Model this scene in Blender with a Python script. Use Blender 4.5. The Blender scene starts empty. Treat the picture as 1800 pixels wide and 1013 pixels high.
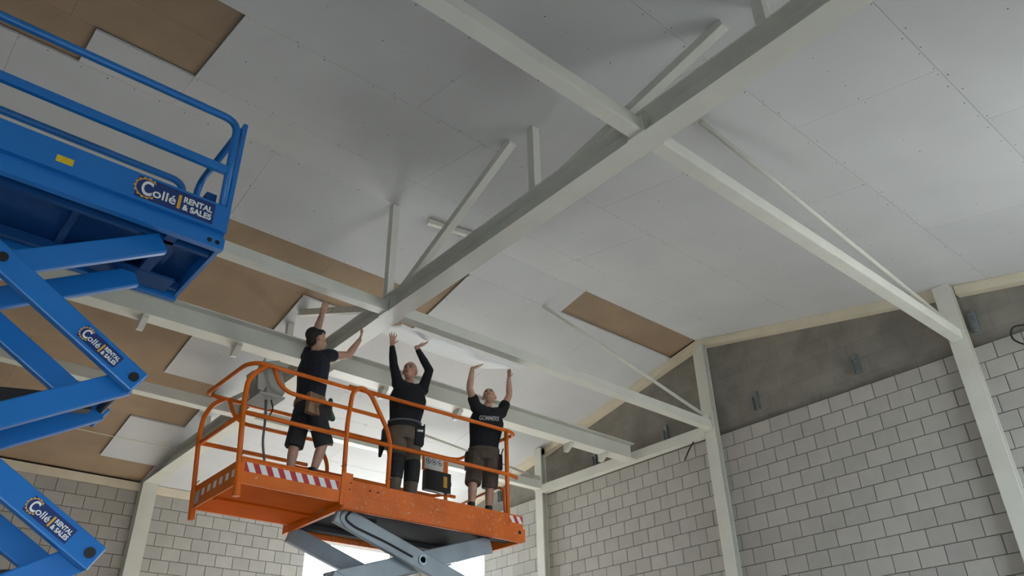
import bpy, bmesh, math, random
from mathutils import Vector, Matrix, Quaternion
random.seed(7)
scene = bpy.context.scene
COL = scene.collection
V = Vector

# ---------------------------------------------------------------- camera, world, exposure
cam_d = bpy.data.cameras.new('camera'); cam = bpy.data.objects.new('camera', cam_d); COL.objects.link(cam)
cam_d.sensor_width = 36; cam_d.lens = 27.8586; cam_d.clip_start = .05; cam_d.clip_end = 500
cam.matrix_world = Matrix(((0.648007, 0.402302, 0.646715, 0), (0.761438, -0.322901, -0.562092, 0),
                           (-0.017306, 0.856673, -0.51557, 1.6), (0, 0, 0, 1)))
scene.camera = cam
scene.view_settings.view_transform = 'Standard'; scene.view_settings.look = 'None'
scene.view_settings.gamma = 1; scene.view_settings.use_curve_mapping = False
scene.view_settings.exposure = -0.36
w = bpy.data.worlds.new('overcast_sky'); scene.world = w; w.use_nodes = True
bg = w.node_tree.nodes['Background']; bg.inputs[0].default_value = (.74, .88, 1, 1); bg.inputs[1].default_value = 12.5
sun_d = bpy.data.lights.new('sun', 'SUN'); sun_d.energy = 42; sun_d.angle = .03; sun_d.color = (1, .97, .93)
sun = bpy.data.objects.new('sun', sun_d); COL.objects.link(sun); sun.location = (-25, 25, 30)
sun.rotation_euler = Vector((.55, -.62, -.58)).to_track_quat('-Z', 'Y').to_euler()
scene.cycles.max_bounces = 8; scene.cycles.diffuse_bounces = 6

def portal(loc, rot, sx, sy):
    # marks a door or window opening so that the sky's light through it is sampled
    l = bpy.data.lights.new('daylight_portal', 'AREA'); l.shape = 'RECTANGLE'; l.size = sx; l.size_y = sy
    l.cycles.is_portal = True
    o = bpy.data.objects.new('daylight_portal', l); COL.objects.link(o); o.location = loc; o.rotation_euler = rot

# ---------------------------------------------------------------- key dimensions (metres)
XR, ZR, SL = -7.155, 7.815, .207          # ridge line and roof slope
XE, XN = -15.26, .95                      # far and near eave walls
YG, YB = 10.4, -9.0                       # gable wall, rear wall
ZB = 6.151                                # underside of the tie beams
def zr(x): return ZR - SL*abs(x-XR)

# ---------------------------------------------------------------- materials
def nodes(name):
    m = bpy.data.materials.new(name); m.use_nodes = True
    return m, m.node_tree, m.node_tree.nodes['Principled BSDF']
def mat(name, col, rough=.6, metal=0, noise=0, nscale=8, bump=0, bscale=40, objvar=0, islevar=0, spec=.5, detail=4):
    m, t, b = nodes(name)
    b.inputs['Base Color'].default_value = (*col, 1); b.inputs['Roughness'].default_value = rough
    b.inputs['Metallic'].default_value = metal; b.inputs['Specular IOR Level'].default_value = spec
    N, L = t.nodes, t.links
    tc = N.new('ShaderNodeTexCoord'); geo = N.new('ShaderNodeNewGeometry')
    if noise or objvar or islevar:
        hsv = N.new('ShaderNodeHueSaturation'); hsv.inputs['Color'].default_value = (*col, 1)
        val = None
        def add(sock, amt, cur):
            mr = N.new('ShaderNodeMapRange'); mr.inputs[3].default_value = -amt; mr.inputs[4].default_value = amt
            L.new(sock, mr.inputs[0])
            a = N.new('ShaderNodeMath'); a.operation = 'ADD'
            L.new(mr.outputs[0], a.inputs[0])
            if cur: L.new(cur, a.inputs[1])
            else: a.inputs[1].default_value = 1
            return a.outputs[0]
        if noise:
            nz = N.new('ShaderNodeTexNoise'); nz.inputs['Scale'].default_value = nscale; nz.inputs['Detail'].default_value = detail
            L.new(geo.outputs['Position'], nz.inputs['Vector'])
            mr = N.new('ShaderNodeMapRange'); mr.inputs[1].default_value = .3; mr.inputs[2].default_value = .7
            L.new(nz.outputs[0], mr.inputs[0]); val = add(mr.outputs[0], noise, val)
        if objvar:
            oi = N.new('ShaderNodeObjectInfo'); val = add(oi.outputs['Random'], objvar, val)
        if islevar: val = add(geo.outputs['Random Per Island'], islevar, val)
        L.new(val, hsv.inputs['Value']); L.new(hsv.outputs[0], b.inputs['Base Color'])
    if bump:
        nb = N.new('ShaderNodeTexNoise'); nb.inputs['Scale'].default_value = bscale; nb.inputs['Detail'].default_value = 6
        L.new(geo.outputs['Position'], nb.inputs['Vector'])
        bp = N.new('ShaderNodeBump'); bp.inputs['Strength'].default_value = bump; bp.inputs['Distance'].default_value = .02
        L.new(nb.outputs[0], bp.inputs['Height']); L.new(bp.outputs[0], b.inputs['Normal'])
    return m
def worn(name, col, wear, rough, scale=14, lo=.62, hi=.68, spec=.5):
    # paint with chipped, scuffed patches
    m, t, b = nodes(name); N, L = t.nodes, t.links
    b.inputs['Roughness'].default_value = rough; b.inputs['Specular IOR Level'].default_value = spec
    geo = N.new('ShaderNodeNewGeometry')
    nz = N.new('ShaderNodeTexNoise'); nz.inputs['Scale'].default_value = scale; nz.inputs['Detail'].default_value = 8; nz.inputs['Roughness'].default_value = .7
    n2 = N.new('ShaderNodeTexNoise'); n2.inputs['Scale'].default_value = 3; n2.inputs['Detail'].default_value = 3
    L.new(geo.outputs['Position'], nz.inputs['Vector']); L.new(geo.outputs['Position'], n2.inputs['Vector'])
    mr = N.new('ShaderNodeMapRange'); mr.inputs[1].default_value = lo; mr.inputs[2].default_value = hi
    L.new(nz.outputs[0], mr.inputs[0])
    hs = N.new('ShaderNodeHueSaturation'); hs.inputs['Color'].default_value = (*col, 1)
    m2 = N.new('ShaderNodeMapRange'); m2.inputs[1].default_value = .3; m2.inputs[2].default_value = .7; m2.inputs[3].default_value = .85; m2.inputs[4].default_value = 1.12
    L.new(n2.outputs[0], m2.inputs[0]); L.new(m2.outputs[0], hs.inputs['Value'])
    mx = N.new('ShaderNodeMix'); mx.data_type = 'RGBA'; mx.inputs['B'].default_value = (*wear, 1)
    L.new(mr.outputs[0], mx.inputs['Factor']); L.new(hs.outputs[0], mx.inputs['A']); L.new(mx.outputs['Result'], b.inputs['Base Color'])
    return m
M = {}
M['steel'] = mat('white_painted_steel', (.66, .65, .58), .45, noise=.05, nscale=3)
M['steel2'] = M['steel']
M['board'] = mat('plasterboard', (.60, .60, .605), .75, noise=.035, nscale=1.3, objvar=.015, spec=.3)
M['newboard'] = mat('bright_plasterboard', (.86, .88, .88), .6)
M['deck'] = mat('brown_underlay_board', (.34, .245, .165), .8, noise=.09, nscale=2.2, objvar=.05, spec=.2)
M['roof'] = mat('dark_roof_deck', (.06, .045, .035), .9)
M['screw'] = mat('dark_screw_heads', (.06, .06, .06), .5)
M['block'] = mat('grey_lime_sand_block', (.44, .42, .385), .85, noise=.05, nscale=5, bump=.12, bscale=70, objvar=.07, spec=.2)
M['blockstuff'] = mat('grey_lime_sand_block_far', (.44, .42, .385), .85, noise=.05, nscale=5, bump=.12, bscale=70, islevar=.07, spec=.2)
M['mortar'] = mat('dark_mortar', (.13, .12, .10), .95)
M['cream'] = mat('cream_timber', (.74, .66, .51), .65, noise=.05, nscale=4)
M['floor'] = mat('concrete_floor', (.43, .39, .335), .6, noise=.12, nscale=1.2, bump=.1)
M['ground'] = mat('pale_paving', (.50, .49, .46), .9, noise=.1, nscale=.6)
M['galv'] = mat('galvanised_steel', (.30, .34, .35), .35, .75, noise=.2, nscale=25)
M['black'] = mat('black_plastic', (.012, .012, .013), .45)
M['rubber'] = mat('black_rubber', (.02, .02, .02), .8)
M['blue'] = mat('blue_paint', (.012, .16, .50), .33, noise=.06, nscale=2)
M['blueshade'] = mat('shaded_blue_paint', (.008, .065, .22), .6, noise=.1, nscale=3, spec=.25)  # same blue paint, with the underside's shade put into its colour
M['navy'] = mat('navy_sticker', (.012, .035, .16), .35)
M['white'] = mat('white_print', (.80, .80, .78), .5)
M['yellow'] = mat('yellow_sticker', (.72, .50, .03), .5, noise=.15, nscale=60)
M['amber'] = mat('amber_print', (.70, .36, .04), .5)
M['hole'] = mat('dark_hole', (.006, .006, .008), .8)
M['orange'] = worn('orange_paint', (.72, .15, .012), (.62, .42, .28), .42, 16, .66, .70, .3)
M['orangeworn'] = worn('worn_orange_paint', (.68, .14, .014), (.58, .36, .24), .45, 22, .58, .66, .3)
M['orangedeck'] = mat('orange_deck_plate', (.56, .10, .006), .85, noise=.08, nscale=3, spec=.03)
M['red'] = mat('red_sticker', (.52, .02, .02), .45)
M['greyarm'] = worn('grey_scissor_paint', (.30, .34, .37), (.18, .18, .18), .35, 10, .66, .74)
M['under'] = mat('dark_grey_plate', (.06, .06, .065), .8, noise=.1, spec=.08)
M['greybox'] = mat('grey_control_box', (.36, .35, .31), .45, noise=.06)
M['skin'] = mat('skin', (.46, .25, .18), .55, noise=.12, nscale=14, spec=.3)
M['skinpale'] = mat('skin_of_person', (.50, .29, .21), .55, noise=.12, nscale=14, spec=.3)
M['hair'] = mat('dark_brown_hair', (.012, .008, .006), .55, bump=.5, bscale=120)
M['lips'] = mat('lips', (.25, .08, .07), .5)
M['eyewhite'] = mat('eye_dark', (.03, .022, .02), .3)
M['navycloth'] = mat('dark_navy_cloth', (.012, .014, .022), .9, noise=.2, nscale=12, bump=.35, bscale=22)
M['blackcloth'] = mat('black_cloth', (.006, .006, .009), .9, noise=.2, nscale=12, bump=.35, bscale=22)
M['khaki'] = mat('grey_brown_work_cloth', (.115, .088, .062), .9, noise=.18, nscale=10, bump=.4, bscale=24)
M['brownshort'] = mat('taupe_short_cloth', (.085, .060, .044), .9, noise=.18, nscale=10, bump=.4, bscale=24)
M['darkshort'] = mat('charcoal_short_cloth', (.022, .021, .024), .9, noise=.18, nscale=10, bump=.4, bscale=24)
M['kneeblack'] = mat('black_knee_patch', (.010, .010, .012), .8, bump=.4, bscale=30)
M['leather'] = mat('tan_leather', (.25, .15, .085), .7, noise=.25, nscale=16, bump=.3, bscale=30)
M['green'] = mat('dark_green_tool', (.01, .07, .055), .5)
M['tape'] = mat('grey_webbing', (.12, .13, .14), .8)
M['laser'] = mat('pale_laser_light', (.75, .80, .62), .6)
M['paleprint'] = mat('pale_grey_print', (.48, .48, .48), .7)

# ---------------------------------------------------------------- mesh helpers
class MB:
    def __init__(s): s.v = []; s.f = []
    def box(s, x0, x1, y0, y1, z0, z1):
        x0, x1 = sorted((x0, x1)); y0, y1 = sorted((y0, y1)); z0, z1 = sorted((z0, z1))
        n = len(s.v)
        s.v += [(x0,y0,z0),(x1,y0,z0),(x1,y1,z0),(x0,y1,z0),(x0,y0,z1),(x1,y0,z1),(x1,y1,z1),(x0,y1,z1)]
        s.f += [tuple(n+i for i in q) for q in ((0,3,2,1),(4,5,6,7),(0,1,5,4),(1,2,6,5),(2,3,7,6),(3,0,4,7))]
        return s
    def beam(s, a, b, wd, ht, side=None):
        """box along a->b; wd measured along side vector, ht across it"""
        a, b = V(a), V(b); d = (b-a).normalized()
        sd = V(side) if side else (V((0,0,1)).cross(d) if abs(d.z) < .95 else V((1,0,0)))
        sd = (sd - d*sd.dot(d)).normalized(); up = d.cross(sd)
        n = len(s.v)
        for p in (a, b):
            for i, j in ((-1,-1),(1,-1),(1,1),(-1,1)): s.v.append(tuple(p + sd*wd/2*i + up*ht/2*j))
        s.f += [tuple(n+i for i in q) for q in ((0,3,2,1),(4,5,6,7),(0,1,5,4),(1,2,6,5),(2,3,7,6),(3,0,4,7))]
        return s
    def prism(s, poly, axis, a0, a1):
        """poly of 2D points extruded along axis (0,1,2) from a0 to a1"""
        n = len(s.v); k = len(poly)
        def P(q, a):
            if axis == 0: return (a, q[0], q[1])
            if axis == 1: return (q[0], a, q[1])
            return (q[0], q[1], a)
        s.v += [P(q, a0) for q in poly] + [P(q, a1) for q in poly]
        s.f.append(tuple(n+i for i in reversed(range(k)))); s.f.append(tuple(n+k+i for i in range(k)))
        for i in range(k): s.f.append((n+i, n+(i+1) % k, n+k+(i+1) % k, n+k+i))
        return s
    def tube(s, pts, r, seg=10):
        pts = [V(p) for p in pts]; n0 = len(s.v); prev = None
        for i, p in enumerate(pts):
            d = ((pts[min(i+1, len(pts)-1)]-p).normalized() + (p-pts[max(i-1, 0)]).normalized()).normalized()
            if prev is None:
                ref = V((0,0,1)) if abs(d.z) < .9 else V((1,0,0)); u = ref.cross(d).normalized()
            else: u = (prev - d*prev.dot(d)).normalized()
            prev = u; v2 = d.cross(u); rr = r[i] if isinstance(r, (list, tuple)) else r
            for k in range(seg):
                a = 2*math.pi*k/seg; s.v.append(tuple(p + (u*math.cos(a)+v2*math.sin(a))*rr))
        for i in range(len(pts)-1):
            for k in range(seg):
                a = n0+i*seg+k; b = n0+i*seg+(k+1) % seg; s.f.append((a, b, b+seg, a+seg))
        s.f.append(tuple(n0+k for k in reversed(range(seg)))); e = n0+(len(pts)-1)*seg
        s.f.append(tuple(e+k for k in range(seg))); return s
    def mesh(s, name):
        me = bpy.data.meshes.new(name); me.from_pydata(s.v, [], s.f)
        bm = bmesh.new(); bm.from_mesh(me); bmesh.ops.recalc_face_normals(bm, faces=bm.faces); bm.to_mesh(me); bm.free()
        return me
    def build(s, name, m, parent=None, bevel=0, smooth=False, **tagkw):
        me = s.mesh(name); me.materials.append(M[m])
        o = bpy.data.objects.new(name, me); COL.objects.link(o)
        if bevel:
            md = o.modifiers.new('edge', 'BEVEL'); md.width = bevel; md.segments = 2; md.limit_method = 'ANGLE'
        if smooth:
            for p in me.polygons: p.use_smooth = len(p.vertices) == 4
        if parent: o.parent = parent
        if tagkw: tag(o, **tagkw)
        return o
def tag(o, label=None, cat=None, group=None, kind=None):
    if label: o['label'] = label
    if cat: o['category'] = cat
    if group: o['group'] = group
    if kind: o['kind'] = kind
    return o
def empty(name, loc, label=None, cat=None, group=None, kind=None):
    o = bpy.data.objects.new(name, None); COL.objects.link(o); o.location = loc
    o.empty_display_size = .1
    return tag(o, label, cat, group, kind)
def adopt(root):
    """children were modelled in world coordinates: keep them there"""
    bpy.context.view_layer.update()
    inv = root.matrix_world.inverted()
    for c in root.children:
        c.matrix_parent_inverse = inv
def fillet(pts, r, n=5):
    pts = [V(p) for p in pts]; out = [pts[0]]
    for i in range(1, len(pts)-1):
        p = pts[i]; a = pts[i-1]-p; b = pts[i+1]-p
        l = min(r, a.length*.48, b.length*.48); A = p+a.normalized()*l; B = p+b.normalized()*l
        for k in range(n+1):
            t = k/n; out.append(A*(1-t)**2 + p*2*t*(1-t) + B*t*t)
    out.append(pts[-1]); return out
def text_mesh(body, size, name, m, parent, origin, xdir, ydir, off=0.0, width=None, shear=0, lift=.0035, align='LEFT'):
    c = bpy.data.curves.new(name, 'FONT'); c.body = body; c.size = size; c.offset = off; c.extrude = .0012; c.shear = shear; c.align_x = align
    t = bpy.data.objects.new(name, c); COL.objects.link(t)
    dg = bpy.context.evaluated_depsgraph_get(); me = bpy.data.meshes.new_from_object(t.evaluated_get(dg))
    bpy.data.objects.remove(t)
    xs = [v.co.x for v in me.vertices]; x0 = min(xs) if align == 'LEFT' else 0
    sx = 1 if not width else width/(max(xs)-min(xs))
    X, Y = V(xdir).normalized(), V(ydir).normalized(); Z = X.cross(Y); O = V(origin)
    for v in me.vertices:
        q = v.co.copy(); v.co = O + X*(q.x-x0)*sx + Y*q.y + Z*(q.z+lift)
    me.materials.clear(); me.materials.append(M[m])
    o = bpy.data.objects.new(name, me); COL.objects.link(o)
    if parent: o.parent = parent
    return o

# ================================================================ THE SETTING
MB().box(-60, 40, -50, 60, -.3, -.06).build('ground', 'ground', kind='structure', label='pale paved ground outside the hall')
MB().box(XE, XN, YB, YG, -.06, 0).build('floor', 'floor', kind='structure', label='grey concrete floor of the hall')

# roof deck (both slopes) with boards as parts
ceil = MB()
ov = .4
ceil.prism([(XR, ZR+.07), (XN+ov, zr(XN+ov)+.07), (XN+ov, zr(XN+ov)+.25), (XR, ZR+.25), (XE-ov, zr(XE-ov)+.25), (XE-ov, zr(XE-ov)+.07)], 1, YB-.3, YG+.4)
ceiling = ceil.build('ceiling', 'roof', kind='structure', label='sloping roof deck above the ceiling boards')
screws = MB()
def panel(x0, x1, y0, y1, kind):
    g = .0014; x0 += g; x1 -= g; y0 += g; y1 -= g
    t0, t1 = (.0, .028) if kind == 'board' else (.032, .06)
    if kind == 'board': t0 += random.uniform(-.0006, .0006)
    me = MB().prism([(x0, zr(x0)+t0), (x1, zr(x1)+t0), (x1, zr(x1)+t1), (x0, zr(x0)+t1)], 1, y0, y1)
    me.build('ceiling_panel' if kind == 'board' else 'underlay_board', 'board' if kind == 'board' else 'deck', ceiling)
    if kind == 'board' and y1 > -1:
        nx = max(2, round((x1-x0)/.6)+1); ny = max(2, round((y1-y0)/.28)+1)
        for i in range(nx):
            for j in range(ny):
                if random.random() < .18: continue
                x = x0+.03+(x1-x0-.06)*i/(nx-1)+random.uniform(-.012, .012); y = y0+.03+(y1-y0-.06)*j/(ny-1)+random.uniform(-.03, .03)
                r = random.uniform(.0045, .0085); z = zr(x)+t0-.0015
                n = len(screws.v); s = SL if x < XR else -SL
                screws.v += [(x+r*math.cos(a), y+r*math.sin(a), z+s*r*math.cos(a)) for a in (0, 1.05, 2.1, 3.14, 4.19, 5.24)]
                screws.f.append(tuple(n+k for k in range(6)))
def row(x0, x1, y0, y1, joint=None, step=2.72, kind='board'):
    ys = [y0]
    if joint is not None:
        y = joint - step*math.ceil((joint-y0)/step) + step
        while y < y1-.05:
            if y > y0+.05: ys.append(y)
            y += step
    ys.append(y1)
    for a, b in zip(ys, ys[1:]): panel(x0, x1, a, b, kind)
Y0, Y1 = YB, YG
# near slope
row(XR, -6.465, .43, Y1, 1.385)
row(XR, -6.465, Y0, .43, -1.0, kind='deck')
row(-6.465, -5.16, 1.385, Y1, 4.105); row(-6.465, -5.8, Y0, 1.385, 0.2, kind='deck'); row(-5.8, -5.16, Y0, 1.385, -.6, kind='deck')
row(-5.16, -3.87, Y0, Y1, 3.23); row(-3.87, -2.58, Y0, Y1, 4.59); row(-2.58, -1.26, Y0, Y1, 5.94)
row(-1.26, .05, Y0, Y1, 6.9); row(.05, XN, Y0, Y1, 5.2)
# far slope
row(-8.41, XR, Y0, 5.35, 2.6); row(-7.74, XR, 5.35, 7.72); row(-7.74, XR, 7.72, Y1, kind='deck')
row(-8.41, -7.74, 5.35, 5.92, kind='deck'); row(-9.28, -8.41, Y0, 5.92, 4.135, kind='deck')
row(-8.95, -7.74, 5.92, Y1, 8.64)
row(-10.35, -8.95, 5.92, Y1, 7.6); row(-10.35, -9.28, 4.12, 5.92); row(-10.35, -9.28, Y0, 4.12, 1.4, kind='deck')
row(-11.83, -10.35, 3.18, Y1, 5.9); row(-11.83, -10.35, Y0, 3.18, .5, kind='deck')
row(-13.19, -11.83, 4.07, Y1, 6.79); row(-13.19, -11.83, Y0, 4.07, 1.35, kind='deck')
row(-14.56, -13.19, 3.19, Y1, 5.91); row(-14.56, -13.19, Y0, 3.19, .47, kind='deck')
row(XE, -14.56, 4.13, Y1, 6.85); row(XE, -14.56, Y0, 4.13, 1.4, kind='deck')
screws.build('screw_heads', 'screw', ceiling, kind='stuff')

# --- walls
ZT = 6.052                                # top of the block courses on the gable wall
DX0, DX1, DZ = -14.75, -13.01, 5.66       # doorway in the gable wall
DY0, DY1, DZ2 = 7.57, 9.75, 5.66          # doorway in the far eave wall
BW, BH = .332, .2258                      # block module
wr = MB()
wr.box(XE-.3, DX0, YG+.012, YG+.3, 0, ZT); wr.box(DX1, XN+.3, YG+.012, YG+.3, 0, ZT); wr.box(DX0, DX1, YG+.012, YG+.3, DZ, ZT)
wall_right = wr.build('wall_right', 'mortar', kind='structure', label='grey block gable wall with white steel columns')
def upper_mat():
    m, t, b = nodes('rough_grey_upper_masonry'); N, L = t.nodes, t.links
    geo = N.new('ShaderNodeNewGeometry'); mp = N.new('ShaderNodeMapping'); mp.inputs['Rotation'].default_value = (math.pi/2, 0, 0)
    L.new(geo.outputs['Position'], mp.inputs[0])
    br = N.new('ShaderNodeTexBrick'); br.inputs['Scale'].default_value = 1; br.inputs['Brick Width'].default_value = .55; br.inputs['Row Height'].default_value = .26
    br.inputs['Mortar Size'].default_value = .004
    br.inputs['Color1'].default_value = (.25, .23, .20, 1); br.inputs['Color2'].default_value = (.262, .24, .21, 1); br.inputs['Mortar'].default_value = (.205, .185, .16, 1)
    L.new(mp.outputs[0], br.inputs['Vector'])
    nz = N.new('ShaderNodeTexNoise'); nz.inputs['Scale'].default_value = 3; nz.inputs['Detail'].default_value = 7; L.new(geo.outputs['Position'], nz.inputs['Vector'])
    mr = N.new('ShaderNodeMapRange'); mr.inputs[1].default_value = .3; mr.inputs[2].default_value = .7; mr.inputs[3].default_value = .8; mr.inputs[4].default_value = 1.15
    L.new(nz.outputs[0], mr.inputs[0]); hs = N.new('ShaderNodeHueSaturation'); L.new(br.outputs[0], hs.inputs['Color']); L.new(mr.outputs[0], hs.inputs['Value'])
    L.new(hs.outputs[0], b.inputs['Base Color']); b.inputs['Roughness'].default_value = .95
    bp = N.new('ShaderNodeBump'); bp.inputs['Strength'].default_value = .4; bp.inputs['Distance'].default_value = .01; L.new(nz.outputs[0], bp.inputs['Height']); L.new(bp.outputs[0], b.inputs['Normal'])
    return m
M['upper'] = upper_mat()
u = MB().prism([(XE-.3, ZT), (XN+.3, ZT), (XN+.3, zr(XN+.3)+.06), (XR, ZR+.06), (XE-.3, zr(XE-.3)+.06)], 1, YG+.1, YG+.3)
u.build('wall_upper_gable', 'upper', kind='structure', label='dark rough masonry triangle above the gable wall blocks')
MB().box(XE-.3, XN+.3, YG+.005, YG+.1, ZT-.001, ZT+.006).build('trim_1', 'mortar', kind='structure', label='dark ledge on top of the gable blocks')

def block_mesh(w_, h_, axis):
    g = .005; m = MB()
    if axis == 'y': m.box(g, w_-g, -.0, .05, g, h_-g)
    else: m.box(-.05, 0, g, w_-g, g, h_-g)
    me = m.mesh('block'); me.materials.append(M['block'])
    bm = bmesh.new(); bm.from_mesh(me); bmesh.ops.bevel(bm, geom=[e for e in bm.edges if all(abs(v.co.y if axis == 'y' else v.co.x) < 1e-6 for v in e.verts)], offset=.004, segments=1, affect='EDGES', profile=.5)
    bm.to_mesh(me); bm.free(); return me
_cache = {}
def blocks(wall, axis, a0, a1, ztop, rows, cuts, hole, score, first):
    """running-bond blocks; 300 largest in view as parts, the rest joined"""
    lst = []
    for r in range(rows):
        z1 = ztop - r*BH; z0 = z1-BH
        if z0 < -.05: break
        for c0, c1 in cuts:
            a = c0
            off = BW*(.5 if (r+first) % 2 else 1.0)
            nxt = c0+off
            while a < c1-.01:
                b = min(nxt, c1)
                if b-a > .02 and not (b > hole[0]+.001 and a < hole[1]-.001 and z0 < hole[2]):
                    lst.append((a, b, z0, z1))
                elif b-a > .02:
                    for p, q in ((a, min(b, hole[0])), (max(a, hole[1]), b)):
                        if q-p > .03: lst.append((p, q, z0, z1))
                a = b; nxt = b+BW
    lst.sort(key=lambda q: score((q[0]+q[1])/2, (q[2]+q[3])/2))
    rest = MB()
    for i, (a, b, z0, z1) in enumerate(lst):
        d = random.uniform(-.002, .003)
        if i < 300:
            key = (round(b-a, 3), axis)
            if key not in _cache: _cache[key] = block_mesh(b-a, BH, axis)
            o = bpy.data.objects.new('block', _cache[key]); COL.objects.link(o); o.parent = wall
            o.location = (a, YG+d, z0) if axis == 'y' else (XE+d, a, z0)
        else:
            g = .005
            if axis == 'y': rest.box(a+g, b-g, YG+d, YG+.05, z0+g, z1-g)
            else: rest.box(XE-.05, XE+d, a+g, b-g, z0+g, z1-g)
    rest.build('block_courses', 'blockstuff', wall, kind='stuff')
CA, CB, CD = -3.13, -7.07, -11.15         # gable column centres
def sc_g(x, z):
    vis = z > 3.2 and x > -13.6 and x < -2.3 and z > 3.31-.16*(x+3.3)-.15
    return (0 if vis else 50) + math.hypot(x, 10.4)
blocks(wall_right, 'y', XE, XN, ZT, 27, [(XE, CD), (CD, CB), (CB, CA), (CA, XN)], (DX0, DX1, DZ), sc_g, 0)
wl = MB()
wl.box(XE-.3, XE-.012, YB-.3, DY0, 0, zr(XE)-.0); wl.box(XE-.3, XE-.012, DY1, YG+.3, 0, zr(XE)); wl.box(XE-.3, XE-.012, DY0, DY1, DZ2, zr(XE))
wall_left = wl.build('wall_left', 'mortar', kind='structure', label='grey block eave wall with a tall bright doorway')
def sc_l(y, z): return (0 if (y > 1.6 and z > 4.0) else 50) + math.hypot(y, 15)
blocks(wall_left, 'x', YB, YG, 5.985, 27, [(YB, 4.27), (4.27, DY0), (DY1, YG)], (DY0, DY1, DZ2), sc_l, 1)
# near eave wall and rear wall (behind the camera) with unseen openings placed and sized for their daylight
def holed(name, axis, p0, p1, a0, a1, ztop, holes, label):
    m = MB(); holes = sorted(holes); a = a0
    def bx(q0, q1, z0, z1):
        if q1-q0 < .01 or z1-z0 < .01: return
        if axis == 'x': m.box(p0, p1, q0, q1, z0, z1)
        else: m.box(q0, q1, p0, p1, z0, z1)
    for h0, h1, z0, z1 in holes:
        bx(a, h0, 0, ztop); bx(h0, h1, 0, z0); bx(h0, h1, z1, ztop); a = h1
    bx(a, a1, 0, ztop)
    return m.build(name, 'blockstuff', kind='structure', label=label)
NEAR = [(-2.6, 1.7, 0, 2.7), (7.0, 9.9, 1.8, 5.3)]
REAR = [(-5.2, -3.4, 0, 2.1)]
holed('wall_near', 'x', XN, XN+.3, YB-.3, YG+.3, zr(XN)+.05, NEAR, 'block eave wall beside the photographer with unseen openings placed for daylight')
wb = holed('wall_back', 'y', YB-.3, YB, XE-.3, XN+.3, zr(XE), REAR, 'block gable wall behind the photographer with an unseen opening placed for daylight')
MB().prism([(XE-.3, zr(XE)), (XN+.3, zr(XE)), (XR, ZR+.06)], 1, YB-.3, YB).build('wall_back_gable', 'blockstuff', kind='structure', label='block triangle of the rear gable')
portal((XE-.2, (DY0+DY1)/2, DZ2/2), (0, -math.pi/2, 0), DZ2, DY1-DY0)
portal(((DX0+DX1)/2, YG+.2, DZ/2), (-math.pi/2, 0, 0), DX1-DX0, DZ)
for a, b, z0, z1 in NEAR: portal((XN+.2, (a+b)/2, (z0+z1)/2), (0, math.pi/2, 0), z1-z0, b-a)
for a, b, z0, z1 in REAR: portal(((a+b)/2, YB-.2, (z0+z1)/2), (math.pi/2, 0, 0), b-a, z1-z0)

# --- cream edge timbers
def slope_trim(name, xa, xb, label):
    m = MB(); t = .135
    m.prism([(xa, zr(xa)-t), (xb, zr(xb)-t), (xb, zr(xb)-.004), (xa, zr(xa)-.004)], 1, YG-.02, YG+.11)
    m.build(name, 'cream', kind='structure', label=label)
slope_trim('trim_2', XR, CA-.12, 'cream edge timber on the gable from ridge to tall right column')
slope_trim('trim_3', CA+.12, XN, 'cream edge timber on the gable right of the tall column')
slope_trim('trim_4', CD+.0, XR, 'cream edge timber on the gable descending from the ridge')
slope_trim('trim_5', XE, CD-.2, 'cream edge timber on the gable near the far corner')
for i, (a, b, l) in enumerate([(YB, 4.13, 'cream wall plate left of the eave column'), (4.42, YG, 'cream wall plate right of the eave column')]):
    MB().box(XE-.01, XE+.05, a, b, 5.985, zr(XE)-.003).build('trim_%d' % (6+i), 'cream', kind='structure', label=l)

# ================================================================ STEELWORK
def column(x, y, axis, z1, wd, label, hh=.18):
    """H-section column: two flanges and a web"""
    root = empty('steel_column', (x, y, 0), label, 'column', 'steel wall columns')
    t = .016
    if axis == 'y':                       # flange faces -y (into the hall)
        MB().box(x-wd/2, x+wd/2, y-hh, y-hh+t, 0, z1).build('front_flange', 'steel', root)
        MB().box(x-.006, x+.006, y-hh+t, y-t, 0, z1).build('web', 'steel', root)
        MB().box(x-wd/2, x+wd/2, y-t, y-.001, 0, z1).build('back_flange', 'steel', root)
    else:
        s = 1 if axis == 'x' else -1
        MB().box(x+s*(hh-t), x+s*hh, y-wd/2, y+wd/2, 0, z1).build('front_flange', 'steel', root)
        MB().box(x+s*t, x+s*(hh-t), y-.006, y+.006, 0, z1).build('web', 'steel', root)
        MB().box(x+s*.001, x+s*t, y-wd/2, y+wd/2, 0, z1).build('back_flange', 'steel', root)
    adopt(root); return root
column(CA, YG-.004, 'y', zr(CA)-.01, .215, 'white steel wall column at the right of the photo, tallest in view', .13)
column(CB, YG-.004, 'y', zr(CB)-.14, .20, 'white steel wall column under the roof ridge', .13)
column(CD, YG-.004, 'y', zr(CD)-.012, .19, 'white steel wall column nearest the far bright corner', .13)
column(XE+.002, 4.275, 'x', zr(XE)-.0, .27, 'white steel column on the left eave wall carrying the truss', .17)
column(XN-.002, 4.275, '-x', zr(XN), .27, 'white steel column on the near eave wall carrying the truss', .17)

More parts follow.
